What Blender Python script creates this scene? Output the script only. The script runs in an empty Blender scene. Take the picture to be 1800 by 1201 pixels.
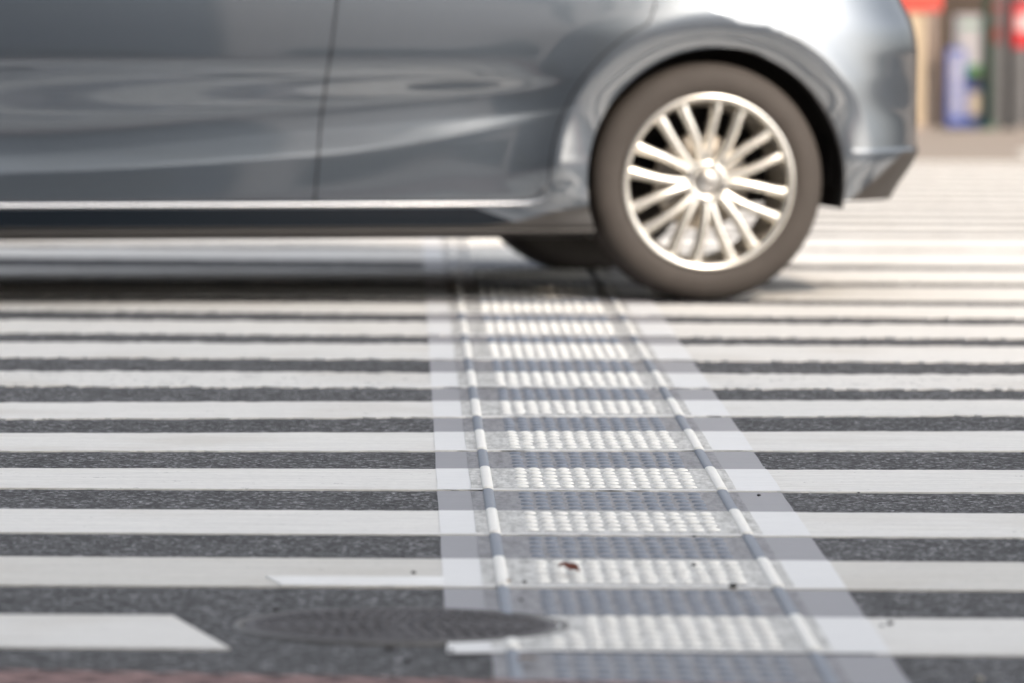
import bpy, bmesh, math, random
from mathutils import Vector, Matrix, noise
random.seed(7)
PI = math.pi
sc = bpy.context.scene
COL = sc.collection

# ------------------------------------------------------------------ camera
H = 1.0; F = 11860.0; PW = 1800.0; PH = 1201.0
PITCH = math.atan((PH / 2 + 134) / F); ROLL = 0.0047
MC = Matrix.Translation((0, 0, H)) @ Matrix.Rotation(PI / 2 - PITCH, 4, 'X') @ Matrix.Rotation(ROLL, 4, 'Z')
cd = bpy.data.cameras.new('camera'); cam = bpy.data.objects.new('camera', cd); COL.objects.link(cam)
cam.matrix_world = MC; sc.camera = cam
cd.sensor_width = 36; cd.lens = F * 36 / PW; cd.clip_start = 0.1; cd.clip_end = 3000
cd.dof.use_dof = True; cd.dof.focus_distance = 12.2; cd.dof.aperture_fstop = 4.9

def road_z(y):
    if y < 16: return 0.0
    if y < 21.3:
        t = (y - 16) / 5.3
        return 0.012 * t * t * (3 - 2 * t)
    return 0.012 - .0165 * (y - 21.3) * min(1, (y - 21.3) / 1.5 * .5 + .5)

def ray(u, v):
    return (MC.to_3x3() @ Vector((u - PW / 2, -(v - PH / 2), -F))).normalized()
def g(u, v, z=None):
    d = ray(u, v); zz = 0.0 if z is None else z
    for _ in range(1 if z is not None else 12):
        t = (zz - H) / d.z; p = Vector((0, 0, H)) + d * t
        if z is None: zz = .5 * zz + .5 * road_z(p.y)
    return p

# ------------------------------------------------------------------ materials
def lin(c): return tuple((x / 255 / 12.92 if x <= 10 else ((x / 255 + .055) / 1.055) ** 2.4) for x in c)
class NT:
    def __init__(s, name):
        s.m = bpy.data.materials.new(name); s.m.use_nodes = True; s.t = s.m.node_tree
        s.b = s.t.nodes['Principled BSDF']
        s.co = s.t.nodes.new('ShaderNodeTexCoord')
    def n(s, k, **kw):
        x = s.t.nodes.new(k)
        for a, b in kw.items(): setattr(x, a, b)
        return x
    def l(s, a, b): s.t.links.new(a, b)
    def mapping(s, scale, coord='Object'):
        m = s.n('ShaderNodeMapping'); m.inputs['Scale'].default_value = scale
        s.l(s.co.outputs[coord], m.inputs['Vector']); return m.outputs[0]
    def noise(s, vec, scale, detail=4, rough=.55):
        x = s.n('ShaderNodeTexNoise'); s.l(vec, x.inputs['Vector'])
        x.inputs['Scale'].default_value = scale; x.inputs['Detail'].default_value = detail; x.inputs['Roughness'].default_value = rough
        return x.outputs['Fac']
    def vor(s, vec, scale, out='Color', feature='F1'):
        x = s.n('ShaderNodeTexVoronoi', feature=feature); s.l(vec, x.inputs['Vector']); x.inputs['Scale'].default_value = scale
        return x.outputs[out]
    def ramp(s, fac, stops):
        x = s.n('ShaderNodeValToRGB'); s.l(fac, x.inputs[0]); e = x.color_ramp.elements
        while len(e) < len(stops): e.new(.5)
        for k, (p, c) in enumerate(stops):
            e[k].position = p; e[k].color = (c, c, c, 1) if not hasattr(c, '__len__') else (*c, 1)
        return x.outputs[0]
    def mix(s, fac, a, b, mode='MIX'):
        x = s.n('ShaderNodeMix', data_type='RGBA', blend_type=mode)
        for sock, val in ((x.inputs[0], fac), (x.inputs[6], a), (x.inputs[7], b)):
            if hasattr(val, 'is_output'): s.l(val, sock)
            elif hasattr(val, '__len__'): sock.default_value = (*val, 1)
            else: sock.default_value = val
        return x.outputs[2]
    def bump(s, h, strength, dist):
        x = s.n('ShaderNodeBump'); s.l(h, x.inputs['Height']); x.inputs['Strength'].default_value = strength; x.inputs['Distance'].default_value = dist
        s.l(x.outputs[0], s.b.inputs['Normal'])
    def base(s, c):
        if hasattr(c, 'is_output'): s.l(c, s.b.inputs['Base Color'])
        else: s.b.inputs['Base Color'].default_value = (*c, 1)
    def rough(s, r):
        if hasattr(r, 'is_output'): s.l(r, s.b.inputs['Roughness'])
        else: s.b.inputs['Roughness'].default_value = r

def simple(name, c, rough=.5, metal=0, var=.15, scale=9, coat=0, coat_rough=.03, spec=.5):
    t = NT(name); v = t.mapping((1, 1, 1))
    f = t.noise(v, scale)
    c2 = tuple(x * (1 - var) for x in c); c3 = tuple(min(1, x * (1 + var)) for x in c)
    t.base(t.mix(f, c2, c3)); t.rough(rough); t.b.inputs['Metallic'].default_value = metal
    t.b.inputs['Coat Weight'].default_value = coat; t.b.inputs['Coat Roughness'].default_value = coat_rough
    t.b.inputs['Specular IOR Level'].default_value = spec
    return t.m

def asphalt_nodes(t, v):
    grain = t.vor(v, 150)                       # aggregate chips
    big = t.noise(v, 1.3, 5); mid = t.noise(v, 22, 5, .7)
    sep = t.n('ShaderNodeSeparateColor'); t.l(grain, sep.inputs[0])
    chips = t.ramp(sep.outputs[0], [(0, .024), (.45, .064), (.78, .115), (.93, .23), (1, .42)])
    col = t.mix(1.0, chips, t.ramp(mid, [(.28, .45), (.72, 1.45)]), 'MULTIPLY')
    col = t.mix(1.0, col, t.ramp(big, [(.3, .85), (.7, 1.1)]), 'MULTIPLY')
    col = t.mix(1.0, col, (1.0, 1.0, 1.045), 'MULTIPLY')
    return col, sep.outputs[0], mid

def mat_asphalt():
    t = NT('asphalt'); v = t.mapping((1, 1, 1))
    c, ch, mid = asphalt_nodes(t, v)
    t.base(c); t.rough(.85)
    h = t.mix(.5, t.vor(v, 110, 'Distance'), mid)
    t.bump(h, .8, .008); t.b.inputs['Specular IOR Level'].default_value = .35
    return t.m

def mat_paint(name, worn, tint=(.765, .75, .715)):
    t = NT(name); v = t.mapping((1, 1, 1))
    streak = t.noise(t.mapping((1.2, 14, 1)), 3, 6, .65)
    fine = t.noise(v, 60, 5, .7); big = t.noise(v, 2.1, 4)
    c = t.mix(t.ramp(streak, [(.35, 0), (.75, 1)]), tint, tuple(x * .80 for x in tint))
    c = t.mix(1.0, c, t.ramp(fine, [(.2, .88), (.6, 1.02)]), 'MULTIPLY')
    dirt = t.ramp(big, [(.52, 0), (.78, .6)])
    c = t.mix(dirt, c, (.50, .46, .40))
    ac, ch, mid = asphalt_nodes(t, v)
    wn = t.mix(.45, t.noise(t.mapping((1, 3.0, 1)), 9, 7, .75), t.noise(v, 75, 3, .7))
    lo = {0: (.66, .70), 1: (.61, .64), 2: (.565, .59)}[worn]
    wear = t.ramp(wn, [(lo[0], 0), (lo[1], 1)])
    t.base(t.mix(wear, c, ac)); t.rough(.62)
    t.bump(fine, .25, .003)
    return t.m

def mat_film(name, c, dirty):
    t = NT(name); v = t.mapping((1, 1, 1))
    f = t.noise(t.mapping((1.5, 30, 1)), 5, 6, .65); fine = t.noise(v, 45, 5, .75)
    col = t.mix(t.ramp(f, [(.35, 0), (.7, 1)]), c, tuple(x * .88 for x in c))
    if dirty:
        lines = t.noise(t.mapping((42, 6, 1)), 1.6, 5, .75)
        col = t.mix(t.ramp(lines, [(.42, 0), (.66, .85)]), col, tuple(x * .35 for x in c))
        col = t.mix(t.ramp(fine, [(.46, 0), (.68, .75)]), col, (c[0] * .42, c[1] * .41, c[2] * .39))
    else:
        col = t.mix(t.ramp(fine, [(.55, 0), (.85, .35)]), col, tuple(x * .6 for x in c))
    t.base(col); t.rough(.55); t.bump(fine, .15, .002)
    return t.m

def mat_bricks():
    t = NT('brick_paving'); m = t.n('ShaderNodeMapping'); t.l(t.co.outputs['Object'], m.inputs['Vector'])
    m.inputs['Rotation'].default_value = (0, 0, math.radians(58))
    b = t.n('ShaderNodeTexBrick'); t.l(m.outputs[0], b.inputs['Vector'])
    b.inputs['Color1'].default_value = (.33, .21, .195, 1); b.inputs['Color2'].default_value = (.26, .16, .15, 1)
    b.inputs['Mortar'].default_value = (.07, .035, .034, 1); b.inputs['Scale'].default_value = 1
    b.inputs['Brick Width'].default_value = .11; b.inputs['Row Height'].default_value = .055; b.inputs['Mortar Size'].default_value = .010
    n = t.noise(m.outputs[0], 30, 5, .7)
    t.base(t.mix(1.0, b.outputs['Color'], t.ramp(n, [(.25, .75), (.75, 1.2)]), 'MULTIPLY')); t.rough(.85)
    return t.m

def mat_car():
    t = NT('car_paint'); v = t.mapping((1, 1, 1))
    fl = t.vor(v, 900)
    s = t.n('ShaderNodeSeparateColor'); t.l(fl, s.inputs[0])
    t.base(t.mix(s.outputs[0], (.102, .122, .147), (.130, .150, .175)))
    t.b.inputs['Metallic'].default_value = .9; t.rough(.35)
    t.b.inputs['Coat Weight'].default_value = 1.0; t.b.inputs['Coat Roughness'].default_value = .03; t.b.inputs['Coat IOR'].default_value = 2.4
    return t.m

M = {}
M['asphalt'] = mat_asphalt()
M['paint'] = mat_paint('stripe_paint', 0); M['paint1'] = mat_paint('stripe_paint_scuffed', 1); M['paint2'] = mat_paint('stripe_paint_worn', 2)
M['patch'] = mat_paint('fresh_stripe_paint', 0, (.90, .90, .89))
M['paint_stained'] = mat_paint('stained_stripe_paint', 1, (.66, .64, .595))
M['film_w'] = mat_film('white_film', (.77, .77, .765), False); M['film_g'] = mat_film('grey_film', (.30, .298, .318), False)
M['dirty_w'] = mat_film('dirty_white_film', (.69, .685, .66), True); M['dirty_g'] = mat_film('dirty_grey_film', (.29, .287, .305), True)
M['dot_w'] = simple('white_stud', (.84, .825, .78), .5, var=.06, scale=40); M['dot_g'] = simple('slate_stud', (.20, .225, .27), .5, var=.15, scale=40)
M['bricks'] = mat_bricks()
M['concrete'] = simple('concrete', (.27, .235, .205), .9, var=.12, scale=3)
M['iron'] = simple('cast_iron', (.085, .079, .083), .6, .25, var=.35, scale=25)
M['iron2'] = simple('worn_cast_iron', (.125, .12, .116), .5, .35, var=.3, scale=25)
M['car'] = mat_car()
M['seam'] = simple('rubber_seam', (.012, .012, .013), .7)
M['skirt'] = simple('black_plastic', (.035, .032, .030), .38, var=.1)
M['sill'] = simple('sill_dark_reflection', (.010, .014, .019), .14, var=.05)  # dark reflection below the trim, painted into the sill colour
M['valance'] = simple('grey_plastic', (.040, .034, .030), .6, var=.1)
M['liner'] = simple('wheel_well_felt', (.012, .010, .010), .95)
M['chrome'] = simple('chrome', (.78, .78, .78), .16, 1, var=.03)
M['tyre'] = simple('dusty_rubber', (.064, .054, .047), .78, var=.22, scale=14)
M['alloy'] = simple('silver_alloy', (.80, .765, .70), .27, .9, var=.04)
M['alloy_in'] = simple('rough_alloy', (.60, .56, .50), .45, .7, var=.1)
M['disc'] = simple('brake_steel', (.42, .39, .35), .4, .8, var=.15)
M['cap'] = simple('hub_cap_grey', (.42, .40, .37), .3, .8, var=.05)
M['glass'] = simple('dark_glass', (.012, .014, .016), .04, var=.05)
M['lamp_red'] = simple('red_lens', (.35, .012, .012), .1, var=.05, coat=1)
M['lamp_clear'] = simple('clear_lens', (.6, .62, .64), .08, .3, var=.05)

# ------------------------------------------------------------------ object helpers
def obj(name, bm, mat, parent=None, smooth=False, loc=None):
    me = bpy.data.meshes.new(name)
    bmesh.ops.recalc_face_normals(bm, faces=bm.faces)
    bm.to_mesh(me); bm.free()
    if smooth:
        for p in me.polygons: p.use_smooth = True
    me.materials.append(mat if not isinstance(mat, str) else M[mat])
    o = bpy.data.objects.new(name, me); COL.objects.link(o)
    if parent: o.parent = parent
    if loc is not None: o.location = loc
    return o
def tag(o, label=None, cat=None, group=None, kind=None):
    if label: o['label'] = label
    if cat: o['category'] = cat
    if group: o['group'] = group
    if kind: o['kind'] = kind
    return o
def empty(name, loc, rz=0):
    o = bpy.data.objects.new(name, None); COL.objects.link(o); o.location = loc; o.rotation_euler = (0, 0, rz); o.empty_display_size = .1
    return o
def box(bm, x0, x1, y0, y1, z0, z1, bev=0):
    r = bmesh.ops.create_cube(bm, size=1, matrix=Matrix.Translation(((x0 + x1) / 2, (y0 + y1) / 2, (z0 + z1) / 2)) @ Matrix.Diagonal((x1 - x0, y1 - y0, z1 - z0, 1)))
    if bev:
        es = list({e for v in r['verts'] for e in v.link_edges})
        bmesh.ops.bevel(bm, geom=es, offset=bev, segments=2, affect='EDGES', profile=.6)
def cyl(bm, p0, p1, r0, r1=None, n=20, cap=True):
    p0, p1 = Vector(p0), Vector(p1); d = p1 - p0; r1 = r0 if r1 is None else r1
    q = d.to_track_quat('Z', 'Y').to_matrix().to_4x4()
    bmesh.ops.create_cone(bm, cap_ends=cap, segments=n, radius1=r0, radius2=r1, depth=d.length, matrix=Matrix.Translation((p0 + p1) / 2) @ q)
def lathe(bm, prof, n=96, ang0=0, ang1=2 * PI):
    """profile of (radius, y) swept about the y axis"""
    full = abs(ang1 - ang0 - 2 * PI) < 1e-6
    m = n if full else n + 1; rings = []
    for k in range(m):
        a = ang0 + (ang1 - ang0) * k / n
        rings.append([bm.verts.new((r * math.cos(a), y, r * math.sin(a))) for r, y in prof])
    for k in range(n):
        A, B = rings[k], rings[(k + 1) % m]
        for j in range(len(prof) - 1):
            bm.faces.new((A[j], A[j + 1], B[j + 1], B[j]))
def smoothstep(a, b, x):
    t = max(0, min(1, (x - a) / (b - a))); return t * t * (3 - 2 * t)

# ------------------------------------------------------------------ road and markings
def heightfield(xs, ys, zf):
    bm = bmesh.new(); V = [[bm.verts.new((x, y, zf(y))) for y in ys] for x in xs]
    for i in range(len(xs) - 1):
        for j in range(len(ys) - 1):
            bm.faces.new((V[i][j], V[i + 1][j], V[i + 1][j + 1], V[i][j + 1]))
    return bm
K0 = g(0, 1177, .012); K1 = g(1150, 1200, .012); ks = (K1.y - K0.y) / (K1.x - K0.x)
def kerb_y(x): return K0.y + ks * (x - K0.x)
FARZ = -.15
for _ in range(6):
    pf = g(1700, 284, FARZ).y; FARZ = road_z(pf) + .006          # far edge of the road
ps = g(1700, 229, FARZ).y          # foot of the shops
ys = [4, 10, 15, 16] + [16 + .4 * k for k in range(1, 50) if 16 + .4 * k < pf + .6] + [pf + .6]
road = obj('road', heightfield([-150, -40, -6, -2, 2, 6, 40, 150], ys, road_z), 'asphalt', smooth=True)
tag(road, kind='structure')
bm = bmesh.new()
for a, b in ((-60, -3), (-3, 3), (3, 60)):
    vs = [bm.verts.new(p) for p in ((a, -30, .012), (b, -30, .012), (b, kerb_y(max(-4, min(4, b))), .012), (a, kerb_y(max(-4, min(4, a))), .012))]
    bm.faces.new(vs)
bmesh.ops.remove_doubles(bm, verts=bm.verts, dist=1e-5)
r = bmesh.ops.extrude_face_region(bm, geom=list(bm.faces)); bmesh.ops.translate(bm, vec=(0, 0, -.06), verts=[v for v in r['geom'] if isinstance(v, bmesh.types.BMVert)])
tag(obj('pavement', bm, 'bricks'), kind='structure')
bm = bmesh.new(); box(bm, -60, 60, pf, ps + 12, FARZ - .3, FARZ, .02)
tag(obj('far_pavement', bm, 'concrete'), kind='structure')
bm = bmesh.new()
vs = [bm.verts.new((x, y, -.35)) for x, y in ((-1500, -1500), (1500, -1500), (1500, 1500), (-1500, 1500))]; bm.faces.new(vs)
tag(obj('ground', bm, 'concrete'), kind='structure')

# measured stripe edges: (left far, left near, right far, right near) at u=100 and u=1650
ST = [(1084, 1141, 1091, 1154), (982, 1031.5, 991, 1040), (898, 939, 905, 947), (826, 861, 829, 868), (764, 795, 761, 795),
      (710, 738, 706, 733), (655, 681, 661, 686), (604, 630, 611, 638), (565, 587, 573, 596), (531, 547, 540, 560),
      (503, 521, 507, 530), (472, 491, 477, 498), (437, 455, 444, 468), (415, 430, 418, 439)]
def line(uL, vL, uR, vR):
    a, b = g(uL, vL), g(uR, vR); s = (b.y - a.y) / (b.x - a.x)
    return (lambda x, a=a, s=s: a.y + s * (max(-2.5, min(2.5, x)) - a.x))
LN = [(line(100, lf, 1650, rf), line(100, ln, 1650, rn)) for lf, ln, rf, rn in ST]   # (far, near)
f14 = LN[-1][0](0); k = 0
while True:
    n = f14 + .42 + .93 * k
    if n + .3 > pf: break
    LN.append((lambda x, n=n: min(n + .51, pf - .01), lambda x, n=n: n)); k += 1
TH = .003
def stripe(name, far, near, xa, xb, mat, rag, th=TH, z0=0, parent=road, slantL=0, slantR=0, step=.014):
    bm = bmesh.new(); nx = max(4, int((xb - xa) / step)); ny = 5; rows = []
    sd = random.random() * 100
    for i in range(nx + 1):
        t = i / nx; col = []
        fx = xa + (xb - xa) * t
        yn = near(fx) + rag * (noise.fractal(Vector((fx * 38, sd, 0)), 1, 2, 3) + .6 * noise.noise(Vector((fx * 7, sd, 3))))
        yf = far(fx) + rag * (noise.fractal(Vector((fx * 38, sd + 9, 5)), 1, 2, 3) + .6 * noise.noise(Vector((fx * 7, sd, 8))))
        for j in range(ny + 1):
            y = yn + (yf - yn) * j / ny
            x = xa + slantL * j / ny + (xb + slantR * j / ny - xa - slantL * j / ny) * t
            col.append((x, y, road_z(y)))
        rows.append(col)
    top = [[bm.verts.new((x, y, z + z0 + th)) for x, y, z in c] for c in rows]
    bot = [[bm.verts.new((x, y, z + z0)) for x, y, z in c] for c in rows]
    for i in range(nx):
        for j in range(ny): bm.faces.new((top[i][j], top[i + 1][j], top[i + 1][j + 1], top[i][j + 1]))
        bm.faces.new((top[i][0], bot[i][0], bot[i + 1][0], top[i + 1][0]))
        bm.faces.new((top[i][ny], top[i + 1][ny], bot[i + 1][ny], bot[i][ny]))
    for i in (0, nx):
        for j in range(ny): bm.faces.new((top[i][j], top[i][j + 1], bot[i][j + 1], bot[i][j]))
    return obj(name, bm, mat, parent)

# tactile strip lines
def fit(pts):
    P = [g(u, v) for u, v in pts]; n = len(P); my = sum(p.y for p in P) / n; mx = sum(p.x for p in P) / n
    b = sum((p.y - my) * (p.x - mx) for p in P) / sum((p.y - my) ** 2 for p in P)
    return lambda y: mx + b * (y - my)
eL = fit([(750, 505), (751, 600), (755, 680), (762, 760), (767, 850), (773, 920), (779, 1000), (783, 1070)])
eR = fit([(1151, 537), (1193, 596), (1224, 641), (1262, 704), (1300, 758), (1337, 825), (1372, 866), (1400, 900), (1470, 1000), (1560, 1150)])
bL = fit([(810, 515), (812, 577), (819, 617), (829, 667), (833, 717), (842, 771), (852, 842), (865, 917), (879, 1002), (889, 1050), (903, 1133), (905, 1166)])
bR = fit([(1076, 520), (1085, 545), (1106, 580), (1127, 617), (1160, 670), (1179, 717), (1217, 775), (1252, 842), (1300, 921), (1356, 1007), (1378, 1051), (1413, 1113), (1436, 1167)])
MH = g(705, 1098, .005); MR = .241

cut_l = g(405, 1142).x; cut_l2 = g(300, 1090).x
for i, (far, near) in enumerate(LN):
    mat = ['paint', 'paint_stained', 'paint1', 'paint1', 'paint', 'paint1', 'paint2', 'paint1', 'paint1', 'paint1', 'paint'][min(i, 10)]
    rag = [.003, .003, .004, .005, .008, .017, .042, .034, .032, .028, .02][min(i, 10)]
    if i == 0:
        stripe('crosswalk_stripe', far, near, -3.2, cut_l, mat, rag, slantR=cut_l2 - cut_l)
        stripe('crosswalk_stripe', far, near, eR(near(.6)) - .02, 3.2, mat, rag)
    else:
        xs = .03 if i > 12 else .014
        stripe('crosswalk_stripe', far, near, -3.2, 3.2, mat, rag, step=xs)
pa, pb = g(496, 1031, TH), g(779, 1031, TH); yt = g(600, 1015.5, TH).y
stripe('stripe_patch', lambda x: yt, lambda x: LN[1][1](x) + .003, pa.x, pb.x, 'patch', .003, th=.0022, z0=TH, slantL=-.03)
stripe('paint_mark', lambda x: pf + 1.6, lambda x: pf + .75, g(1787, 266, FARZ).x, g(1787, 266, FARZ).x + .35, 'patch', .004, th=.004, z0=0)
o = COL.objects[-1]; 
for v in o.data.vertices: v.co.z += FARZ - road_z(v.co.y)

strip = empty('tactile_strip', (g(1000, 850).x, g(1000, 850).y, 0))
tag(strip, 'raised tactile guide strip of white and grey panels running across the crosswalk', 'tactile paving')
bpy.context.view_layer.update()
SO = Vector(strip.location)
def part(name, bm, mat, smooth=False):
    bmesh.ops.translate(bm, vec=-SO, verts=bm.verts)
    return obj(name, bm, mat, strip, smooth)
def quad_panel(far, near, xl, xr, z, th=.001, nx=24, cutL=None):
    bm = bmesh.new(); T = []; B = []
    for j in range(4):
        t = j / 3; rt = []; rb = []
        for i in range(nx + 1):
            s = i / nx
            y = near(.2) + (far(.2) - near(.2)) * t
            for _ in range(2):
                x = xl(y) + (xr(y) - xl(y)) * s; y = near(x) + (far(x) - near(x)) * t
            if i in (0, nx): x += .0025 * noise.noise(Vector((y * 30, s * 9, 0)))
            rt.append(bm.verts.new((x, y, road_z(y) + z + th))); rb.append(bm.verts.new((x, y, road_z(y) + z)))
        T.append(rt); B.append(rb)
    for j in range(3):
        for i in range(nx): bm.faces.new((T[j][i], T[j][i + 1], T[j + 1][i + 1], T[j + 1][i]))
    for i in range(nx):
        bm.faces.new((T[0][i], B[0][i], B[0][i + 1], T[0][i + 1])); bm.faces.new((T[3][i], T[3][i + 1], B[3][i + 1], B[3][i]))
    for j in range(3):
        bm.faces.new((T[j][0], T[j + 1][0], B[j + 1][0], B[j][0])); bm.faces.new((T[j][nx], B[j][nx], B[j + 1][nx], T[j + 1][nx]))
    return bm
def dome(bm, c, rx, ry, h, segs=12):
    rings = []
    for a, zz in ((1, 0), (.93, .38), (.76, .68), (.45, .92)):
        rings.append([bm.verts.new((c[0] + rx * a * math.cos(2 * PI * k / segs), c[1] + ry * a * math.sin(2 * PI * k / segs), c[2] + h * zz)) for k in range(segs)])
    tip = bm.verts.new((c[0], c[1], c[2] + h))
    for A, B in zip(rings, rings[1:]):
        for k in range(segs): bm.faces.new((A[k], A[(k + 1) % segs], B[(k + 1) % segs], B[k]))
    for k in range(segs): bm.faces.new((rings[-1][k], rings[-1][(k + 1) % segs], tip))
def bar(bm, cx, y0, y1, w, h, z):
    n = 9; rows = []
    m = max(4, int((y1 - y0) / .03)); e = .012
    for k in range(m + 1):
        y = y0 + (y1 - y0) * k / m; s = 1
        d = min(y - y0, y1 - y)
        if d < e: s = .97
        rows.append([bm.verts.new((cx(y) + w * s * math.cos(PI - PI * q / n), y, road_z(y) + z - .001 + (h * s + .001) * math.sin(PI * q / n) ** .8)) for q in range(n + 1)])
    for A, B in zip(rows, rows[1:]):
        for q in range(n): bm.faces.new((A[q], A[q + 1], B[q + 1], B[q]))
    bm.faces.new(rows[0]); bm.faces.new(rows[-1])

segs = []
for i, (far, near) in enumerate(LN):
    segs.append(('w', far, near))
    if i == 0:
        segs.append(('g', near, lambda x: kerb_y(x) + .03))
    if i + 1 < len(LN): segs.append(('g', LN[i + 1][1], far))
w0 = None
for si, (kind, far, near) in enumerate(segs):
    ym = (far(.2) + near(.2)) / 2
    if ym > 25.5: continue
    fz = TH if kind == 'w' else .0
    ga = .0015
    f2, n2 = (lambda x, f=far: f(x) - ga), (lambda x, n=near: n(x) + ga)
    xl = eL
    if si == 0: n2 = lambda x, n=near: n(x) - .045 * (1 - smoothstep(-.09, .06, x))
    last = (kind == 'g' and si == 1)
    if last: xl = lambda y: eL(y) + .075
    if kind == 'w' and si == 0: xl = lambda y: eL(y) + .006 * 0
    part('film_panel', quad_panel(f2, n2, xl, eR, fz), 'film_w' if kind == 'w' else 'film_g')
    il = (lambda y: bL(y) - .030); ir = (lambda y: bR(y) + .026)
    nn = lambda x, n=near: n(x) + .022; ff = lambda x, f=far: f(x) - .012
    dm = 'dot_w' if kind == 'w' else 'dot_g'; zt = fz + .0017
    for b, nm in ((bL, 0), (bR, 1)):
        bm = bmesh.new(); y0, y1 = near(b(ym)) + .0015, far(b(ym)) - .0015
        if nm == 0 and abs(ym - MH.y) < .3: y0, y1 = (y0, min(y1, MH.y - .205)) if ym < MH.y else (max(y0, MH.y + .2), y1)
        if y1 - y0 > .05: bar(bm, b, y0, y1, .0098, .0048, zt); part('guide_bar', bm, dm, True)
        else: bm.free()
    bm = quad_panel(ff, nn, il, ir, fz + .0012, .0005); bmesh.ops.recalc_face_normals(bm, faces=bm.faces); nf = len(bm.faces); L = far(.2) - near(.2); nr = max(2, int((L - .01) / .074)); pitch = .074
    y00 = (far(.2) + near(.2)) / 2 - pitch * (nr - 1) / 2
    for r in range(nr):
        for c in range(12):
            y = y00 + r * pitch; x = bL(y) + (bR(y) - bL(y)) * (.152 + c * .0655)
            y += (near(x) - near(.2))
            if math.hypot(x - MH.x, y - MH.y) < MR + .03: continue
            dome(bm, (x + random.gauss(0, .0008), y + random.gauss(0, .0015), road_z(y) + zt - .0005), .0115, .0125, .0050 * random.uniform(.85, 1.05))
    bm.faces.ensure_lookup_table()
    for k, f in enumerate(bm.faces):
        f.material_index = 0 if k < nf else 1; f.smooth = k >= nf
    o = part('dot_panel', bm, 'dirty_w' if kind == 'w' else 'dirty_g'); o.data.materials.append(M[dm])

# ------------------------------------------------------------------ manhole
mh = empty('manhole_cover', (MH.x, MH.y, 0))
tag(mh, 'round dark iron manhole cover half over the tactile strip', 'manhole cover')
bm = bmesh.new(); lathe(bm, [(.2405, 0), (.2395, .0052), (.2285, .0058), (.2265, .002), (.2265, 0)], 96)
bmesh.ops.rotate(bm, matrix=Matrix.Rotation(PI / 2, 3, 'X'), verts=bm.verts); obj('ring_frame', bm, 'iron2', mh, True)
bm = bmesh.new(); lathe(bm, [(.2235, 0), (.2235, .0048), (.219, .0060), (.208, .0060), (.2065, .0052), (.0001, .0052)], 96)
bmesh.ops.rotate(bm, matrix=Matrix.Rotation(PI / 2, 3, 'X'), verts=bm.verts); lid = obj('lid', bm, 'iron', mh, False)
bm = bmesh.new()
for ri, rr in enumerate([.03, .055, .08, .105, .13, .155, .18, .199]):
    n = max(6, int(2 * PI * rr / .024))
    for k in range(n):
        a = 2 * PI * (k + .5 * (ri % 2)) / n; hw = .0075; hr = .008
        T = Matrix.Translation((rr * math.cos(a), rr * math.sin(a), .0064)) @ Matrix.Rotation(a, 4, 'Z')
        bmesh.ops.create_cube(bm, size=1, matrix=T @ Matrix.Diagonal((hr * 2, hw * 2, .0050, 1)) @ Matrix.Translation((0, 0, -.35)))
for f in lid.data.polygons: f.use_smooth = False
o = obj('raised_pattern', bm, 'iron', lid)
for f in mh.children: pass

# ------------------------------------------------------------------ car
car = empty('hatchback_car', (.522, 17.80, 0.003), math.radians(12))
tag(car, 'grey blue metallic hatchback driving left over the crosswalk', 'car')
W = 1.70; XC = .04; XF = -3.42; NSUP = 5.0; WB = 2.57; RC = (.0, .317); RA = .351; AX, AZ = .016, .323
def herm(pts, z):
    if z <= pts[0][0]: return pts[0][1]
    if z >= pts[-1][0]: return pts[-1][1]
    for k in range(len(pts) - 1):
        if z <= pts[k + 1][0]: break
    (z0, a), (z1, b) = pts[k], pts[k + 1]
    def tan(i):
        if i == 0 or i == len(pts) - 1: 
            j = min(i, len(pts) - 2); return (pts[j + 1][1] - pts[j][1]) / (pts[j + 1][0] - pts[j][0])
        s0 = (pts[i][1] - pts[i - 1][1]) / (pts[i][0] - pts[i - 1][0]); s1 = (pts[i + 1][1] - pts[i][1]) / (pts[i + 1][0] - pts[i][0])
        if s0 * s1 <= 0: return 0
        return 2 * s0 * s1 / (s0 + s1)
    h = z1 - z0; t = (z - z0) / h; m0, m1 = tan(k) * h, tan(k + 1) * h
    return (2 * t ** 3 - 3 * t * t + 1) * a + (t ** 3 - 2 * t * t + t) * m0 + (3 * t * t - 2 * t ** 3) * b + (t ** 3 - t * t) * m1
XE = [(.16, .55), (.27, .585), (.385, .662), (.396, .665), (.404, .6595), (.47, .660), (.65, .660), (.72, .650), (.80, .612), (.92, .57)]
XFZ = [(.16, .20), (.25, .06), (.40, 0), (.60, .02), (.75, .14), (.92, .34)]
LOW = [(.16, -105), (.170, -72), (.178, -26), (.186, 2), (.190, 8), (.196, 2), (.205, 9)]
def zcl(x): return herm([(-3.0, .33), (-1.89, .345), (-1.055, .389), (-.522, .469), (-.2, .53)], x)
def ztl(x): return herm([(-3.0, .385), (-1.89, .397), (-1.055, .456), (-.522, .505), (-.2, .55)], x)
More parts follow.
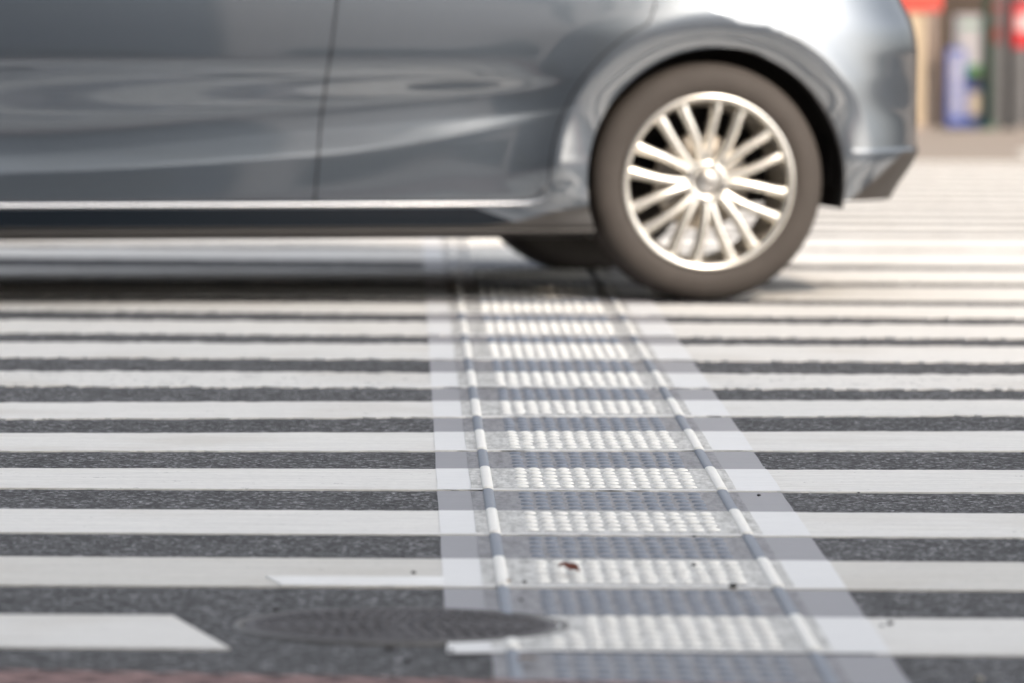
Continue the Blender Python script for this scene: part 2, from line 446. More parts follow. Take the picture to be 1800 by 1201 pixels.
def offset(x, z):
    zc, zt = zcl(x), ztl(x)
    A = LOW + [(.25, 6), (.262, 4), (.275, 8), (zc - .03, 6), (zc - .012, 5.3), (zc, 5), (zc + .013, 1.8), (zt - .006, -6.5), (zt + .006, -8.5), (zt + .05, -12)] + [(.60, -4), (.645, -1), (.70, -3), (.78, -9), (.93, -30)]
    B = LOW + [(.25, 5), (.275, 6), (.31, 3), (.40, -3), (.5, -7), (.6, -3.5), (.70, -2), (.78, -8), (.93, -30)]
    Fd = 1 - smoothstep(-.75, -.28, x)
    o = herm(A, z) * Fd + herm(B, z) * (1 - Fd)
    fl = 0
    for ax in (AX, AX - WB):
        r = math.hypot(x - ax, z - AZ); d = r - .433
        e = .91 * math.exp(-(math.sqrt(d * d + .00035) - math.sqrt(.00035)) / .080) if d > 0 else .91 * (1 - .45 * (d / .082) ** 2)
        fl += 28 * e * (.25 + .75 * smoothstep(.2, .38, z))
    return (o + fl) / 1000
def plan(s, z):
    """s 0..1 rear corner, 1..1+L side, then front corner; returns point and sideness"""
    L = XC - (XF + .62)
    if s <= 1:
        a = herm(XE, z) - XC; ph = s * PI / 2
        x = XC + a * max(1e-9, math.cos(ph)) ** (2 / NSUP); k = max(1e-9, math.sin(ph)) ** (2 / NSUP)
        w = smoothstep(.55, .98, k)
    elif s <= 1 + L:
        x = XC - (s - 1); k = 1; w = 1
    else:
        a = .62 - herm(XFZ, z) * .62; ph = (2 + L - s) * PI / 2
        x = XF + .62 - a * max(1e-9, math.cos(ph)) ** (2 / 2.6); k = max(1e-9, math.sin(ph)) ** (2 / 2.6); w = smoothstep(.55, .98, k)
    return x, k, w
SMAX = 2 + XC - (XF + .62)
def bpos(s, z):
    x, k, w = plan(s, z)
    off = offset(x, z) * w + .02 * w * -((x + 1.3) / 1.3) ** 2
    return Vector((x, W / 2 - (W / 2) * k - off, z))
def bnorm(s, z):
    e = .002
    s = min(max(s, e), SMAX - e)
    d = (bpos(s + e, z) - bpos(s - e, z)).cross(bpos(s, z + e) - bpos(s, z - e))
    n = d.normalized()
    return -n if n.y > 0 and abs(n.y) > .3 else (n if n.length else Vector((0, -1, 0)))
def split(polys, f):
    """cut polygons of (s,z) along f=0 -> (positive, negative)"""
    P, N = [], []
    for poly in polys:
        vals = [f(p) for p in poly]
        if all(v >= 0 for v in vals): P.append(poly); continue
        if all(v <= 0 for v in vals): N.append(poly); continue
        a, b = [], []
        for i in range(len(poly)):
            p, q = poly[i], poly[(i + 1) % len(poly)]; vp, vq = vals[i], vals[(i + 1) % len(poly)]
            (a if vp >= 0 else b).append(p)
            if vp == 0: b.append(p)
            if vp * vq < 0:
                t = vp / (vp - vq); m = (p[0] + (q[0] - p[0]) * t, p[1] + (q[1] - p[1]) * t)
                a.append(m); b.append(m)
        if len(a) > 2: P.append(a)
        if len(b) > 2: N.append(b)
    return P, N
def sd_poly(pts):
    def f(p):
        x, z = plan(p[0], p[1])[0], p[1]
        best = 1e9; ins = False
        for i in range(len(pts)):
            (x0, z0), (x1, z1) = pts[i], pts[(i + 1) % len(pts)]
            dx, dz = x1 - x0, z1 - z0; t = max(0, min(1, ((x - x0) * dx + (z - z0) * dz) / (dx * dx + dz * dz)))
            best = min(best, math.hypot(x - x0 - t * dx, z - z0 - t * dz))
            if (z0 > z) != (z1 > z) and x < (x1 - x0) * (z - z0) / (z1 - z0) + x0: ins = not ins
        return best if ins else -best
    return f
def surf(name, polys, mat, parent=car, push=0, mirror=True, norm=bnorm, pos=bpos):
    objs = []
    idx = {}; vs = []; ns = []; fs = []
    for poly in polys:
        face = []
        for s, z in poly:
            key = (round(s, 5), round(z, 5))
            if key not in idx:
                idx[key] = len(vs); n = norm(s, z); vs.append(pos(s, z) + n * push); ns.append(n)
            if not face or face[-1] != idx[key]: face.append(idx[key])
        if len(set(face)) > 2 and len(set(face)) == len(face): fs.append(face)
    for mir in ((False, True) if mirror else (False,)):
        V = [Vector((v.x, W - v.y, v.z)) if mir else v for v in vs]; Nn = [Vector((n.x, -n.y, n.z)) if mir else n for n in ns]
        out = []
        for f in fs:
            fn = Vector((0, 0, 0)); c = [V[i] for i in f]
            for i in range(len(c)):
                p, q = c[i], c[(i + 1) % len(c)]; fn += p.cross(q)
            out.append(list(reversed(f)) if fn.dot(Nn[f[0]]) < 0 else f)
        me = bpy.data.meshes.new(name); me.from_pydata([tuple(v) for v in V], [], out)
        for p in me.polygons: p.use_smooth = True
        me.normals_split_custom_set_from_vertices([tuple(n) for n in Nn])
        me.materials.append(M[mat]); o = bpy.data.objects.new(name, me); COL.objects.link(o); o.parent = parent; objs.append(o)
    return objs
# grid in (s,z)
SS = [0, .08, .16, .24, .32] + [.32 + .01 * k for k in range(1, 69)]
x = XC; 
while x > -2.15: x -= .0115 if x > -.75 else .016; SS.append(1 + XC - x)
while x > XF + .62 + .03: x -= .03; SS.append(1 + XC - x)
SS.append(1 + XC - (XF + .62)); SS += [SS[-1] + .04 * k for k in range(1, 26)]
SS[-1] = SMAX
ZS = [.170, .174, .178, .182, .185, .188, .190, .193, .197, .201, .206] + [.206 + .0082 * k for k in range(1, 14)] + [.3126 + .0040 * k for k in range(1, 53)] + [.5206 + .0072 * k for k in range(1, 53)]
ZS = [z for z in ZS if z < .90] + [.90]
polys = [[(SS[i], ZS[j]), (SS[i + 1], ZS[j]), (SS[i + 1], ZS[j + 1]), (SS[i], ZS[j + 1])] for i in range(len(SS) - 1) for j in range(len(ZS) - 1)]
px = lambda p: plan(p[0], p[1])[0]
for ax in (AX, AX - WB):
    polys, _ = split(polys, lambda p: math.hypot(px(p) - ax, p[1] - AZ) - RA if abs(px(p) - ax) < 1 else 1)
polys = [p for p in polys if not (any(abs(px(q) - ax) < .1 for q in p for ax in (AX, AX - WB)) and max(q[1] for q in p) < .4)]
# behind rear arch: nothing below .262
polys, _ = split(polys, lambda p: p[1] - .266 if px(p) > 0 else 1)
# valance
def vline(p):
    x, k, w = plan(*p); q = x * .978 - (W / 2) * (1 - k) * .208
    return p[1] - (.396 if k < .72 else min(.396, .275 + (q - .385) * .83))
rear = [p for p in polys if min(px(q) for q in p) > .05]; rest = [p for p in polys if not min(px(q) for q in p) > .05]
rear, val = split(rear, vline)
surf('rear_valance', val, 'valance')
# lower skirt
def skline(p):
    x = px(p); return p[1] - herm([(-2.3, .206), (-.66, .206), (-.55, .214), (-.40, .248), (-.30, .262)], x) if -2.4 < x < 0 else p[1] - .2
rest, sk = split(rest, skline)
surf('sill_skirt', sk, 'skirt')
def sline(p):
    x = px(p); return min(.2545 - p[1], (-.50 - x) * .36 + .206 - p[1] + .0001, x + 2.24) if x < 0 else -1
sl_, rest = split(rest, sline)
surf('sill', sl_, 'sill')  # forward stretch of the sill, darkened by colour to imitate its reflection
body = rear + rest
def carve(polys, pts, gap):
    f = sd_poly(pts)
    xs = [a for a, b in pts]; zs = [b for a, b in pts]
    near = []; far_ = []
    for p in polys:
        q = p[0]; x = px(q)
        (near if min(xs) - .1 < x < max(xs) + .1 and min(zs) - .05 < q[1] < max(zs) + .05 else far_).append(p)
    ins, o = split(near, lambda p: f(p) - gap)
    gp, o = split(o, lambda p: f(p) + gap)
    return ins, gp, far_ + o
BL = [(-1.0, .93), (-1.0, .80), (-1.018, .67), (-1.045, .47), (-1.062, .272)]
rd = [(-.52, .2725), (-.475, .280), (-.45, .30)] + [(AX + 0.455 * math.cos(math.radians(a)), AZ + 0.455 * math.sin(math.radians(a))) for a in range(180, 113, -6)] + [(-.152, .78), (-.14, .93)]
rear_door = [(a + .0, b) for a, b in BL][::-1] and BL + rd
front_door = [(-2.05, .93), (-2.07, .6), (-2.06, .272)] + BL[::-1]
door_polys, gap1, body = carve(body, rear_door, .002)
fd_polys, gap2, body = carve(body, front_door, .003)
gap1b, _ = split(gap1, lambda p: 1)
o = surf('rear_door', door_polys, 'car'); rdoor = o[0]
o = surf('front_door', fd_polys, 'car')
surf('door_seam', gap1 + gap2, 'seam', push=-.006)
# fuel flap
fx, fz = .205, .829
ring = [(fx + .082 * math.cos(2 * PI * k / 40), fz + .082 * math.sin(2 * PI * k / 40)) for k in range(40)]
fl, fg, body = carve(body, ring, .0022)
surf('fuel_flap', fl, 'car', mirror=False); surf('flap_seam', fg, 'seam', push=-.004, mirror=False)
surf('flap_seam_far', fl + fg, 'car', mirror=True)
for o in [o for o in COL.objects if o.name.startswith('flap_seam_far')]:
    if o.data.vertices[0].co.y < W / 2: bpy.data.objects.remove(o)
    else: o.name = 'quarter_panel'
# tail lamps, bumper
tl = [(.40, .835), (.80, .835), (.80, .93), (.46, .93)]
lamp, lg, body = carve(body, tl, .002)
surf('tail_lamp', lamp, 'lamp_red'); surf('lamp_seam', lg, 'seam', push=-.003)
hl = [(-3.6, .62), (-3.02, .70), (-2.9, .78), (-3.6, .74)]
lamp, lg, body = carve(body, hl, .002)
surf('headlamp', lamp, 'lamp_clear')
surf('lamp_seam', lg, 'seam', push=-.003)
bump = [(.30, .20), (.34, .55), (.42, .665), (.80, .69), (.80, .2)]
bu, bg, body = carve(body, bump, .0008)
surf('rear_bumper', bu, 'car'); 
surf('body_side', body + bg, 'car')

# greenhouse
GL = 12
def gpos(s, t):
    """t 0 belt .. 1 roof edge"""
    p = bpos(s, .90); x = p.x
    ins = .17 * t ** 1.4
    z = .90 + .56 * (1 - (1 - t) ** 1.25)
    xr = herm([(-3.5, -1.75), (-2.2, -1.70), (-1.0, -1.0), (.2, .15), (.66, .33)], x)
    xb = max(x, -2.35) if x < -2.35 else x
    xx = xb + (xr - xb) * t
    y = p.y + ins * (1 if p.y < W / 2 else -1)
    y = min(y, W / 2)
    return Vector((xx, y, z))
def gnorm(s, t):
    e = .004; s = min(max(s, e), SMAX - e); t2 = min(max(t, e), 1 - e)
    d = (gpos(s + e, t2) - gpos(s - e, t2)).cross(gpos(s, t2 + e) - gpos(s, t2 - e))
    if d.length < 1e-12: return Vector((0, 0, 1))
    n = d.normalized(); c = gpos(s, t2) - Vector((-.9, W / 2, 1.0))
    return n if n.dot(c) > 0 else -n
gs = SS[::3] + [SS[-1]]
gp = [[(gs[i], t / GL), (gs[i + 1], t / GL), (gs[i + 1], (t + 1) / GL), (gs[i], (t + 1) / GL)] for i in range(len(gs) - 1) for t in range(GL)]
def gx(p): return gpos(p[0], p[1]).x
glass = []; frame = gp
for a, b in ((-1.90, -1.06), (-.98, -.28)):
    f = lambda p, a=a, b=b: min(gx(p) - a - .35 * p[1] * (a < -1.5), b - gx(p), p[1] - .04, .93 - p[1]) if plan(p[0], .9)[1] > .93 else -1
    gi, frame = split(frame, f); glass += gi
surf('side_window', glass, 'glass', pos=gpos, norm=gnorm)
f = lambda p: min(.80 - plan(p[0], .9)[1] if p[0] > 2 else -1, p[1] - .03, .95 - p[1])
gi, frame = split(frame, f); surf('windscreen', gi, 'glass', pos=gpos, norm=gnorm)
f = lambda p: min(.80 - plan(p[0], .9)[1] if p[0] < 1 else -1, p[1] - .08, .80 - p[1])
gi, frame = split(frame, f); surf('rear_window', gi, 'glass', pos=gpos, norm=gnorm)
surf('pillars', frame, 'car', pos=gpos, norm=gnorm)
for o in list(COL.objects):
    if o.name.startswith('pillars'): o.name = 'roof_pillar'
def cap(name, edge, crown, mat):
    bm = bmesh.new(); rows = []
    for p in edge:
        row = []
        for k in range(9):
            t = k / 8; row.append(bm.verts.new((p.x, p.y + (W - 2 * p.y) * t, p.z + crown * 4 * t * (1 - t))))
        rows.append(row)
    for A, B in zip(rows, rows[1:]):
        for k in range(8): bm.faces.new((A[k], A[k + 1], B[k + 1], B[k]))
    bmesh.ops.remove_doubles(bm, verts=bm.verts, dist=1e-4)
    return obj(name, bm, mat, car, True)
cap('roof', [gpos(s, 1) for s in gs], .035, 'car')
cap('bonnet', [bpos(s, .90) for s in gs if bpos(s, .9).x < -2.0], .05, 'car')

# trim, under body, wheel wells
bm = bmesh.new(); path = [(-2.06 + .02 * k, .2655) for k in range(77)]; path = [p for p in path if p[0] < -.515] + [(-.50, .2662), (-.48, .2695), (-.462, .2745), (-.448, .282), (-.438, .293)]
rows = []
for i, (x, z) in enumerate(path):
    s = 1 + XC - x; p = bpos(s, z); n = bnorm(s, z); w = .0062 * (1 if i < len(path) - 4 else (len(path) - i) / 5)
    rows.append([bm.verts.new(p + n * a + Vector((0, 0, b * w))) for a, b in ((-.004, 1), (.004, .9), (.009, .35), (.0095, -.2), (.006, -.85), (-.004, -1))])
for A, B in zip(rows, rows[1:]):
    for k in range(5): bm.faces.new((A[k], A[k + 1], B[k + 1], B[k]))
obj('sill_trim', bm, 'chrome', car, True)
bm = bmesh.new()
box(bm, -2.22, -.36, .05, W - .05, .176, .30); box(bm, -2.5, -.36, .30, W - .30, .167, .1755); box(bm, -3.2, .28, .36, W - .36, .25, .40); box(bm, -3.15, -2.95, .12, W - .12, .21, .4); box(bm, .36, .46, .12, W - .12, .30, .5)
obj('underbody', bm, 'liner', car)
for wx in (0, -WB):
    for side in (0, 1):
        bm = bmesh.new()
        ax = AX + wx
        yy = (.012, .37) if side == 0 else (W - .012, W - .37)
        lathe(bm, [(.350, yy[0]), (.362, yy[0] + (.02 if side == 0 else -.02)), (.362, yy[1]), (.001, yy[1])], 40, -.22, PI + .22)
        bmesh.ops.translate(bm, vec=(ax, 0, AZ), verts=bm.verts)
        obj('wheel_well', bm, 'liner', car, True)
bm = bmesh.new()
box(bm, -.335, -.322, .03, .22, .17, .30, .004)
obj('mud_flap', bm, 'valance', car)
bm = bmesh.new(); cyl(bm, (0, .2, .30), (0, W - .2, .30), .035); cyl(bm, (-.5, .45, .27), (0, .25, .30), .03)
obj('rear_axle', bm, 'liner', car)
# bright spot where light hits the mud flap, painted as a tan tab
bm = bmesh.new(); box(bm, -.352, -.330, .012, .05, .195, .235, .006)
obj('lit_flap_tab', bm, simple('lit_flap_tan', (.50, .42, .36), .6), car)

def wheel(wx, side):
    root = bmesh.new()      # barrel, disc and hub
    lathe(root, [(.214, .015), (.212, .05), (.20, .09), (.20, .17)], 64)
    wo = obj('wheel', root, 'alloy_in', car, True)
    d = bmesh.new(); lathe(d, [(.045, .085), (.125, .085), (.128, .09), (.128, .105), (.04, .105)], 64)
    obj('brake_disc', d, 'disc', wo, True)
    d = bmesh.new(); lathe(d, [(.001, .105), (.075, .108), (.08, .115), (.08, .16), (.001, .16)], 48); obj('drum', d, 'disc', wo, True)
    t = bmesh.new()
    prof = [(.218, .012), (.226, .009), (.236, .004), (.240, .001), (.244, -.001), (.252, -.004), (.262, -.006), (.280, -.004), (.288, -.001), (.294, .002), (.303, .009), (.3105, .019), (.3155, .036)]
    gz = []
    for y0 in (.060, .098, .136): gz += [(.317, y0 - .005), (.310, y0 - .0035), (.310, y0 + .0035), (.317, y0 + .005)]
    back = [(r, .196 - y) for r, y in prof[::-1]]
    lathe(t, prof + gz + back, 128)
    obj('tyre', t, 'tyre', wo, True)
    r = bmesh.new()
    lathe(r, [(.212, .03), (.2135, .012), (.217, .003), (.2245, -.003), (.2325, -.002), (.2350, .002), (.2335, .008), (.219, .014)], 128)
    for q in range(8):
        a0 = math.radians(28 + 45 * q)
        for sgn in (-1, 1):
            ai, ao = a0 + sgn * math.radians(17), a0 + sgn * math.radians(9.5)
            N = 9; rows = []
            for k in range(N + 1):
                u = k / N; rr = .040 + (.2155 - .040) * u
                a = ai + (ao - ai) * min(1, u * 1.15)
                c = Vector((rr * math.cos(a), 0, rr * math.sin(a))); tn = Vector((-math.sin(a), 0, math.cos(a)))
                w = .0132 - .0024 * math.sin(PI * u) + .0035 * max(0, u - .8) * 5 * .6
                yf = .010 + .012 * (1 - u) ** 2 - .004 * math.sin(PI * u) + .004 * u
                rows.append([r.verts.new(c + tn * (w * e) + Vector((0, yf + dy, 0))) for e, dy in ((-1.25, .030), (-1.0, .006), (-.55, .0005), (0, -.0008), (.55, .0005), (1.0, .006), (1.25, .030))])
            for A, B in zip(rows, rows[1:]):
                for k in range(6): r.faces.new((A[k], A[k + 1], B[k + 1], B[k]))
    lathe(r, [(.060, .05), (.058, .022), (.052, .017), (.036, .017), (.034, .022)], 48)
    obj('rim', r, 'alloy', wo, True)
    cpm = bmesh.new(); lathe(cpm, [(.034, .03), (.033, .015), (.029, .0125), (.0001, .0115)], 40)
    hc = obj('hub_cap', cpm, 'cap', wo, True)
    e = bmesh.new()       # raised winged oval on the cap
    lathe(e, [(.0205, .0125), (.0200, .0095), (.0178, .0095), (.0172, .0125)], 40)
    for sgn in (-1, 1):
        pr = None
        for k in range(9):
            u = k / 8; p = Vector((sgn * .018 * u, .0098, -.004 + .013 * u ** 1.6)); h = .0022 * (1 - .6 * u)
            cur = [e.verts.new(p + Vector((0, 0, h))), e.verts.new(p - Vector((0, 0, h)))]
            if pr: e.faces.new((pr[0], cur[0], cur[1], pr[1]))
            pr = cur
    obj('emblem', e, 'chrome', wo, True)
    for k in range(4):
        l = bmesh.new()
        a = math.radians(45 + 28 + 90 * k); c = Vector((.047 * math.cos(a), 0, .047 * math.sin(a)))
        cyl(l, c + Vector((0, .012, 0)), c + Vector((0, .04, 0)), .0085, .0095, 6)
        obj('wheel_nut', l, 'chrome', wo)
    if side == 0: wo.location = (wx, .014, .317)
    else:
        wo.location = (wx, W - .014, .317); wo.rotation_euler = (0, 0, PI)
    return wo
w1 = wheel(0, 0)
def copy_wheel(src, loc, rz):
    c = src.copy(); COL.objects.link(c); c.parent = car; c.location = loc; c.rotation_euler = (0, 0, rz)
    for ch in src.children:
        d = ch.copy(); COL.objects.link(d); d.parent = c
for wx, s in ((0, 1), (-WB, 0), (-WB, 1)):
    copy_wheel(w1, (wx, W - .014 if s else .014, .317), PI if s else 0)

# ------------------------------------------------------------------ shop front across the road
SC = F / ps
def sx(u): return (u - 900) / SC
def szz(v): return FARZ + (229 - v) / SC
bld = empty('shop_building', (1.5, ps + .9, FARZ)); BO = Vector(bld.location)
tag(bld, 'brown shop building with dark doorway and grey shutter across the road', 'building')
def bpart(name, mat, *bx, parent=bld, bev=0):
    bm = bmesh.new()
    for b in bx: box(bm, *b, bev)
    bmesh.ops.translate(bm, vec=-BO, verts=bm.verts); return obj(name, bm, mat, parent)
wy = ps + .9
M['wall'] = simple('taupe_render', (.075, .056, .044), .85, var=.25, scale=2)
M['dark'] = simple('dark_brown_wood', (.035, .020, .015), .7, var=.3, scale=5)
M['shutter'] = simple('grey_shutter', (.12, .12, .125), .6, .2, var=.2)
M['cream'] = simple('cream_paint', (.46, .37, .26), .6, var=.06)
M['taupe'] = simple('pale_taupe', (.33, .265, .23), .7, var=.1)
M['red'] = simple('red_sheet', (.62, .075, .055), .5, var=.08); M['red2'] = simple('deep_red_sheet', (.50, .02, .025), .4, var=.1)
M['maroon'] = simple('maroon_sheet', (.22, .03, .03), .6, var=.1)
M['green'] = simple('dark_green_paint', (.022, .075, .05), .45, var=.1); M['leafgreen'] = simple('green_print', (.05, .22, .07), .5)
M['blue'] = simple('blue_print', (.06, .09, .30), .5, var=.1); M['blue2'] = simple('deep_blue_plastic', (.012, .045, .17), .4, var=.1)
M['palewhite'] = simple('pale_sheet', (.45, .44, .46), .5, var=.06); M['teal'] = simple('teal_print', (.20, .40, .33), .5)
M['beige'] = simple('beige_card', (.45, .38, .29), .7, var=.06); M['post'] = simple('charcoal_steel', (.025, .028, .032), .5, var=.1)
M['pink'] = simple('pale_pink_print', (.62, .42, .42), .5)
d0, d1 = sx(1612), sx(1640); g0, g1 = sx(1745), sx(1800) + .5
bpart('wall', 'wall', (-14, d0, wy, wy + .3, FARZ, 3.4), (d1, g0, wy, wy + .3, FARZ, 3.4), (d0, d1, wy, wy + .3, 2.05, 3.4), (g1, 16, wy, wy + .3, FARZ, 3.4), (g0, g1, wy, wy + .3, 2.3, 3.4), (-14, 16, wy + .01, wy + .3, 3.4, 6.5))
bpart('door', 'dark', (d0, d1, wy + .12, wy + .2, FARZ, 2.05))
bpart('shutter', 'shutter', *[(g0, g1, wy + .1, wy + .13 + .012 * (k % 2), FARZ + .1 * k, FARZ + .1 * k + .098) for k in range(23)])
bpart('awning', 'dark', (-4, 8, wy - 1.0, wy - .002, 2.5, 2.62))
bpart('pilaster', 'taupe', (sx(1641), sx(1661), wy - .12, wy - .003, FARZ, 2.4))
for k in range(9):
    x0 = -12.5 + 3 * k; f = bpart('window', 'palewhite', (x0, x0 + 1.6, wy - .03, wy - .003, 4.1, 5.7))
    f2 = bpart('pane', 'glass', (x0 + .08, x0 + 1.52, wy - .04, wy - .031, 4.18, 5.62), parent=f)
    f2.location = (0, 0, 0)
def standing(name, label, cat, x, y, group=None):
    o = empty(name, (x, y, FARZ)); return tag(o, label, cat, group)
def spart(root, name, mat, *bx, bev=0):
    bm = bmesh.new(); L = Vector(root.location)
    for b in bx: box(bm, *b, bev)
    bmesh.ops.translate(bm, vec=-L, verts=bm.verts); return obj(name, bm, mat, root)
y = ps + .25
o = standing('standing_sign', 'tall cream standing board with coral red header beside the car bumper', 'sign', sx(1607), y)
spart(o, 'board', 'cream', (sx(1592), sx(1627), y - .03, y + .03, FARZ + .02, szz(24)), bev=.006); spart(o, 'header', 'red', (sx(1580), sx(1655), y - .05, y + .05, szz(22), szz(22) + .75), bev=.02)
spart(o, 'base', 'taupe', (sx(1588), sx(1631), y - .12, y + .12, FARZ, FARZ + .02))
y = ps + .12
o = standing('vertical_banner', 'narrow white banner with blue border and blue upright lettering', 'banner', sx(1681), y)
spart(o, 'border', 'blue', (sx(1664), sx(1698), y - .012, y + .012, FARZ + .02, szz(86)), bev=.003)
spart(o, 'sheet', 'palewhite', (sx(1673), sx(1690), y - .016, y - .0125, FARZ + .08, szz(95)))
bx = []
zz = szz(104)
for k in range(6):      # blurred upright characters, as strokes
    c = sx(1681.5); h = .042
    for a, b, cc, dd in ((-.022, .022, .0, .006), (-.022, .022, -.018, -.012), (-.003, .003, -.036, .006), (-.022, -.016, -.036, -.012), (.016, .022, -.036, -.012)):
        if (k * 7 + int(a * 1000)) % 5 == 0: continue
        bx.append((c + a, c + b, y - .019, y - .0165, zz + cc, zz + dd))
    zz -= .058
spart(o, 'lettering', 'blue', *bx)
spart(o, 'foot', 'post', (sx(1660), sx(1702), y - .1, y + .1, FARZ, FARZ + .02))
y = ps + .45
o = standing('poster_board', 'pale poster board with teal and green bands beside the green post', 'sign', sx(1707), y)
spart(o, 'sheet', 'palewhite', (sx(1682), sx(1731), y - .02, y + .02, szz(128), szz(28)), bev=.004)
spart(o, 'teal_band', 'teal', (sx(1692), sx(1730), y - .024, y - .0205, szz(50), szz(42)))
spart(o, 'green_band', 'leafgreen', (sx(1702), sx(1730), y - .024, y - .0205, szz(134), szz(118)))
spart(o, 'leg', 'post', (sx(1684), sx(1690), y - .015, y + .015, FARZ, szz(128))); spart(o, 'leg', 'post', (sx(1724), sx(1730), y - .015, y + .015, FARZ, szz(128)))
y = ps + .28
o = standing('storage_bin', 'deep blue plastic bin with beige label below the poster board', 'bin', sx(1712), y)
spart(o, 'bin_body', 'blue2', (sx(1700), sx(1731), y - .08, y + .08, FARZ, szz(152)), bev=.012); spart(o, 'card', 'beige', (sx(1704), sx(1727), y - .086, y - .0815, szz(205), szz(163)))
spart(o, 'lid', 'blue2', (sx(1698), sx(1733), y - .088, y + .088, szz(152), szz(148)))
y = ps + .15
o = standing('green_post', 'dark green post standing at the shop front', 'post', sx(1738), y)
bm = bmesh.new(); cyl(bm, (0, 0, 0), (0, 0, 3.2), .026, n=24); obj('shaft', bm, 'green', o, True)
bm = bmesh.new(); cyl(bm, (0, 0, 0), (0, 0, .03), .05, n=24); obj('base_plate', bm, 'green', o)
y = ps + .20
o = standing('charcoal_post', 'charcoal post between the green post and the red sign', 'post', sx(1776), y)
bm = bmesh.new(); cyl(bm, (0, 0, 0), (0, 0, 3.0), .024, n=24); obj('shaft', bm, 'post', o, True)
bm = bmesh.new(); cyl(bm, (0, 0, 0), (0, 0, .03), .05, n=24); obj('base_plate', bm, 'post', o)
y = ps + .7
o = standing('hanging_board', 'maroon and grey board against the grey shutter between the posts', 'sign', sx(1757), y)
spart(o, 'sheet', 'maroon', (sx(1742), sx(1772), y - .02, y + .02, szz(78), szz(6))); spart(o, 'grey_band', 'shutter', (sx(1744), sx(1770), y - .024, y - .0205, szz(50), szz(26)))
spart(o, 'leg', 'post', (sx(1755), sx(1759), y - .01, y + .01, FARZ, szz(78)))
y = ps + .3
o = standing('red_sign', 'bright red sign with pale pink middle at the right edge', 'sign', sx(1812), y)
spart(o, 'sheet', 'red2', (sx(1784), sx(1850), y - .02, y + .02, szz(85), szz(6)), bev=.004); spart(o, 'pale_band', 'pink', (sx(1790), sx(1845), y - .025, y - .0205, szz(56), szz(26)))
spart(o, 'leg', 'post', (sx(1812), sx(1820), y - .015, y + .015, FARZ, szz(85)))

# ------------------------------------------------------------------ unseen blocks added behind the camera to shade the foreground and shape car reflections
SPLIT = 11.0; BX1 = 18.6; BH = 30.5
for x0, x1, y0, mat, lab in ((-60, SPLIT - .05, -12.3, simple('slate_cladding', (.075, .095, .125), .7, var=.12), 'slate blue office block added out of view to shade the foreground and darken the front door reflection'),
                             (SPLIT, BX1, -12.0, simple('pale_tile_cladding', (.66, .60, .54), .7, var=.08), 'pale tiled office block added out of view to shade the foreground and brighten the rear door reflection')):
    ob = empty('unseen_office_block', (x1 - 5, y0 - 4, 0)); tag(ob, lab, 'building')
    bm = bmesh.new(); box(bm, x0, x1, -26, y0, 0, BH); bmesh.ops.translate(bm, vec=-Vector(ob.location), verts=bm.verts)
    obj('wall', bm, mat, ob)
    for f in range(8):
        bm = bmesh.new(); box(bm, max(x0, -40) + .7, x1 - .7, y0 + .002, y0 + .07, 4.8 + 3.6 * f if f else .8, 5.9 + 3.6 * f if f else 2.6); bmesh.ops.translate(bm, vec=-Vector(ob.location), verts=bm.verts)
        obj('window_band', bm, 'glass', ob)

# ------------------------------------------------------------------ leaf and grit
M['leaf'] = simple('dry_leaf', (.20, .055, .03), .6, var=.4, scale=60); M['grit'] = simple('dark_grit', (.02, .018, .017), .9, var=.4, scale=80); M['pale'] = simple('pale_stone', (.38, .36, .32), .8, var=.3, scale=80); M['tan'] = simple('tan_bark', (.22, .14, .08), .8, var=.3, scale=80)
p = g(1000, 1000, .016)
bm = bmesh.new(); N = 14; rows = []
for k in range(N + 1):
    t = k / N; w = .0075 * math.sin(PI * min(1, t * 1.02)) ** .7 + .0006; x = (t - .5) * .034
    rows.append([bm.verts.new((x, w * e * 2.2, .003 * math.sin(PI * t * 1.3) + .004 * abs(e) + .0015 * math.sin(9 * t + e))) for e in (-1, -.5, 0, .5, 1)])
for A, B in zip(rows, rows[1:]):
    for k in range(4): bm.faces.new((A[k], A[k + 1], B[k + 1], B[k]))
bmesh.ops.solidify(bm, geom=list(bm.faces), thickness=.0008)
o = obj('dead_leaf', bm, 'leaf', None, True, (p.x, p.y, .0155)); o.rotation_euler = (.12, .15, -.25)
tag(o, 'curled rust brown leaf lying on the white dots of the tactile strip', 'leaf')
p = g(930, 1167, .004)
o2 = o.copy(); o2.data = o.data.copy(); o2.data.materials[0] = M['tan']; COL.objects.link(o2); o2.location = (p.x, p.y, .009); o2.rotation_euler = (0, 0, .4); o2.scale = (.9, 1, .6)
tag(o2, 'faded tan leaf on the grey panel nearest the kerb', 'leaf')
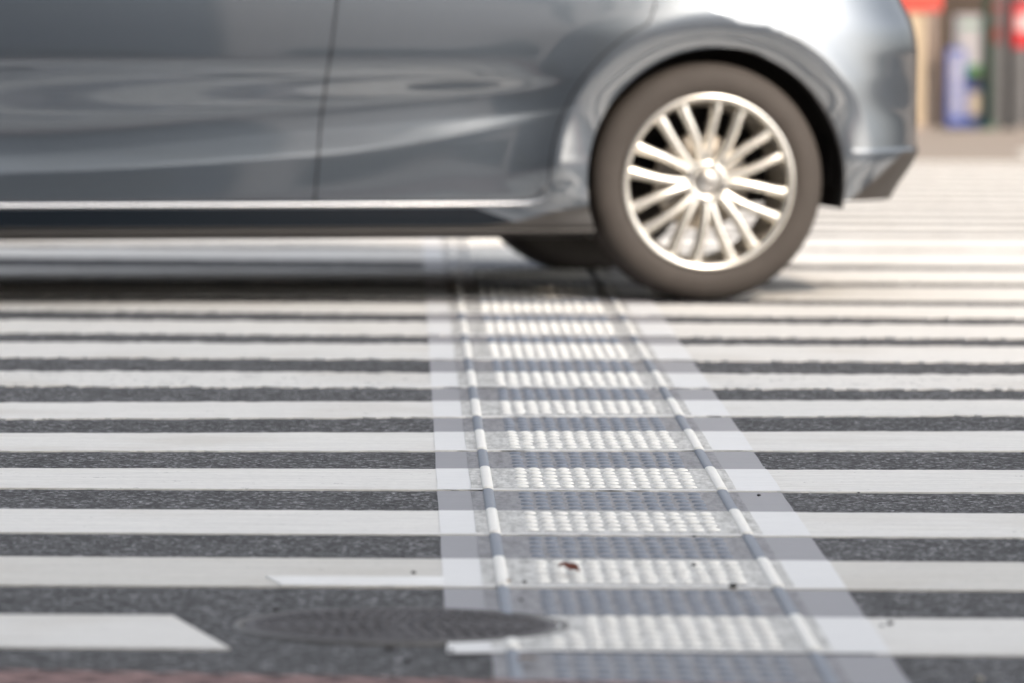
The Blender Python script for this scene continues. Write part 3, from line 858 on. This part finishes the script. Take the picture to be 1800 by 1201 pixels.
GR = [(727, 1006, .0050, 'grit', 'dark grit speck on the second stripe left of the tactile strip'),
      (1288, 1031, .0085, 'grit', 'largest black chip on the tactile strip at a white panel edge'),
      (922, 1022, .0045, 'grit', 'dark speck right of the left guide bar on a white panel'),
      (916, 1053, .0040, 'grit', 'dark speck on the grey panel above the manhole cover'),
      (793, 1143, .0045, 'grit', 'dark speck on the white film corner below the manhole cover'),
      (1220, 992, .0045, 'grit', 'dark speck among white dots right of the rust leaf'),
      (1565, 1095, .0060, 'grit', 'dark pebble on the nearest right stripe beside the tactile strip'),
      (484, 1066, .0050, 'grit', 'dark pebble on asphalt above the left end of the manhole cover'),
      (684, 1133, .0055, 'grit', 'dark pebble touching the near rim of the manhole cover'),
      (716, 1153, .0055, 'grit', 'dark pebble on asphalt nearest the kerb below the manhole cover'),
      (1721, 1188, .0075, 'pale', 'pale grey pebble on asphalt at the lower right corner'),
      (893, 1021, .0050, 'tan', 'tan bark crumb at the foot of the left guide bar'),
      (1334, 870, .0045, 'grit', 'dark speck at the right guide bar on a far grey panel'),
      (1550, 1098, .0035, 'grit', 'tiny speck left of the pebble on the nearest right stripe')]
for u, v, r, m, lab in GR:
    r *= .82
    p = g(u, v, .008); bm = bmesh.new()
    bmesh.ops.create_icosphere(bm, subdivisions=2, radius=r)
    for q in bm.verts:
        q.co *= 1 + .35 * noise.noise(q.co * (2.2 / r) * .5 + Vector((u, v, 0))); q.co.z *= .55; q.co.y *= 1.5
    on = bm
    zz = TH + .003
    if u < 780 and v > 1040: zz = 0.001
    if u > 1600: zz = .001
    o = obj('pebble', bm, m, None, True, (p.x, p.y, zz + r * .4)); tag(o, lab, 'pebble', 'grit and pebbles scattered on the crossing')

# ------------------------------------------------------------------ light
EL, AZS = math.radians(38), math.radians(-58)      # sun from the right, a little in front of the car side
sdir = Vector((math.cos(EL) * math.cos(AZS), math.cos(EL) * math.sin(AZS), math.sin(EL)))
wd = bpy.data.worlds.new('World'); sc.world = wd; wd.use_nodes = True
nt = wd.node_tree; bgn = nt.nodes['Background']; sky = nt.nodes.new('ShaderNodeTexSky'); sky.sky_type = 'NISHITA'; sky.sun_disc = False
sky.sun_elevation = EL; sky.sun_rotation = math.atan2(sdir.x, sdir.y); sky.air_density = 1.0; sky.dust_density = 4.0; sky.ozone_density = .4
hs = nt.nodes.new('ShaderNodeHueSaturation'); hs.inputs['Saturation'].default_value = .3      # thin cloud whitens the sky
nt.links.new(sky.outputs[0], hs.inputs['Color']); nt.links.new(hs.outputs[0], bgn.inputs[0]); bgn.inputs[1].default_value = .12
sl = bpy.data.lights.new('sun', 'SUN'); sun = bpy.data.objects.new('sun', sl); COL.objects.link(sun)
sl.energy = 1.3; sl.angle = math.radians(4.5); sl.color = (1, .80, .60)
sun.rotation_euler = sdir.to_track_quat('Z', 'Y').to_euler()
sc.view_settings.view_transform = 'Standard'; sc.view_settings.look = 'None'; sc.view_settings.exposure = 1.3; sc.view_settings.gamma = 1
sc.render.engine = 'CYCLES'; sc.cycles.use_denoising = True; sc.cycles.max_bounces = 8
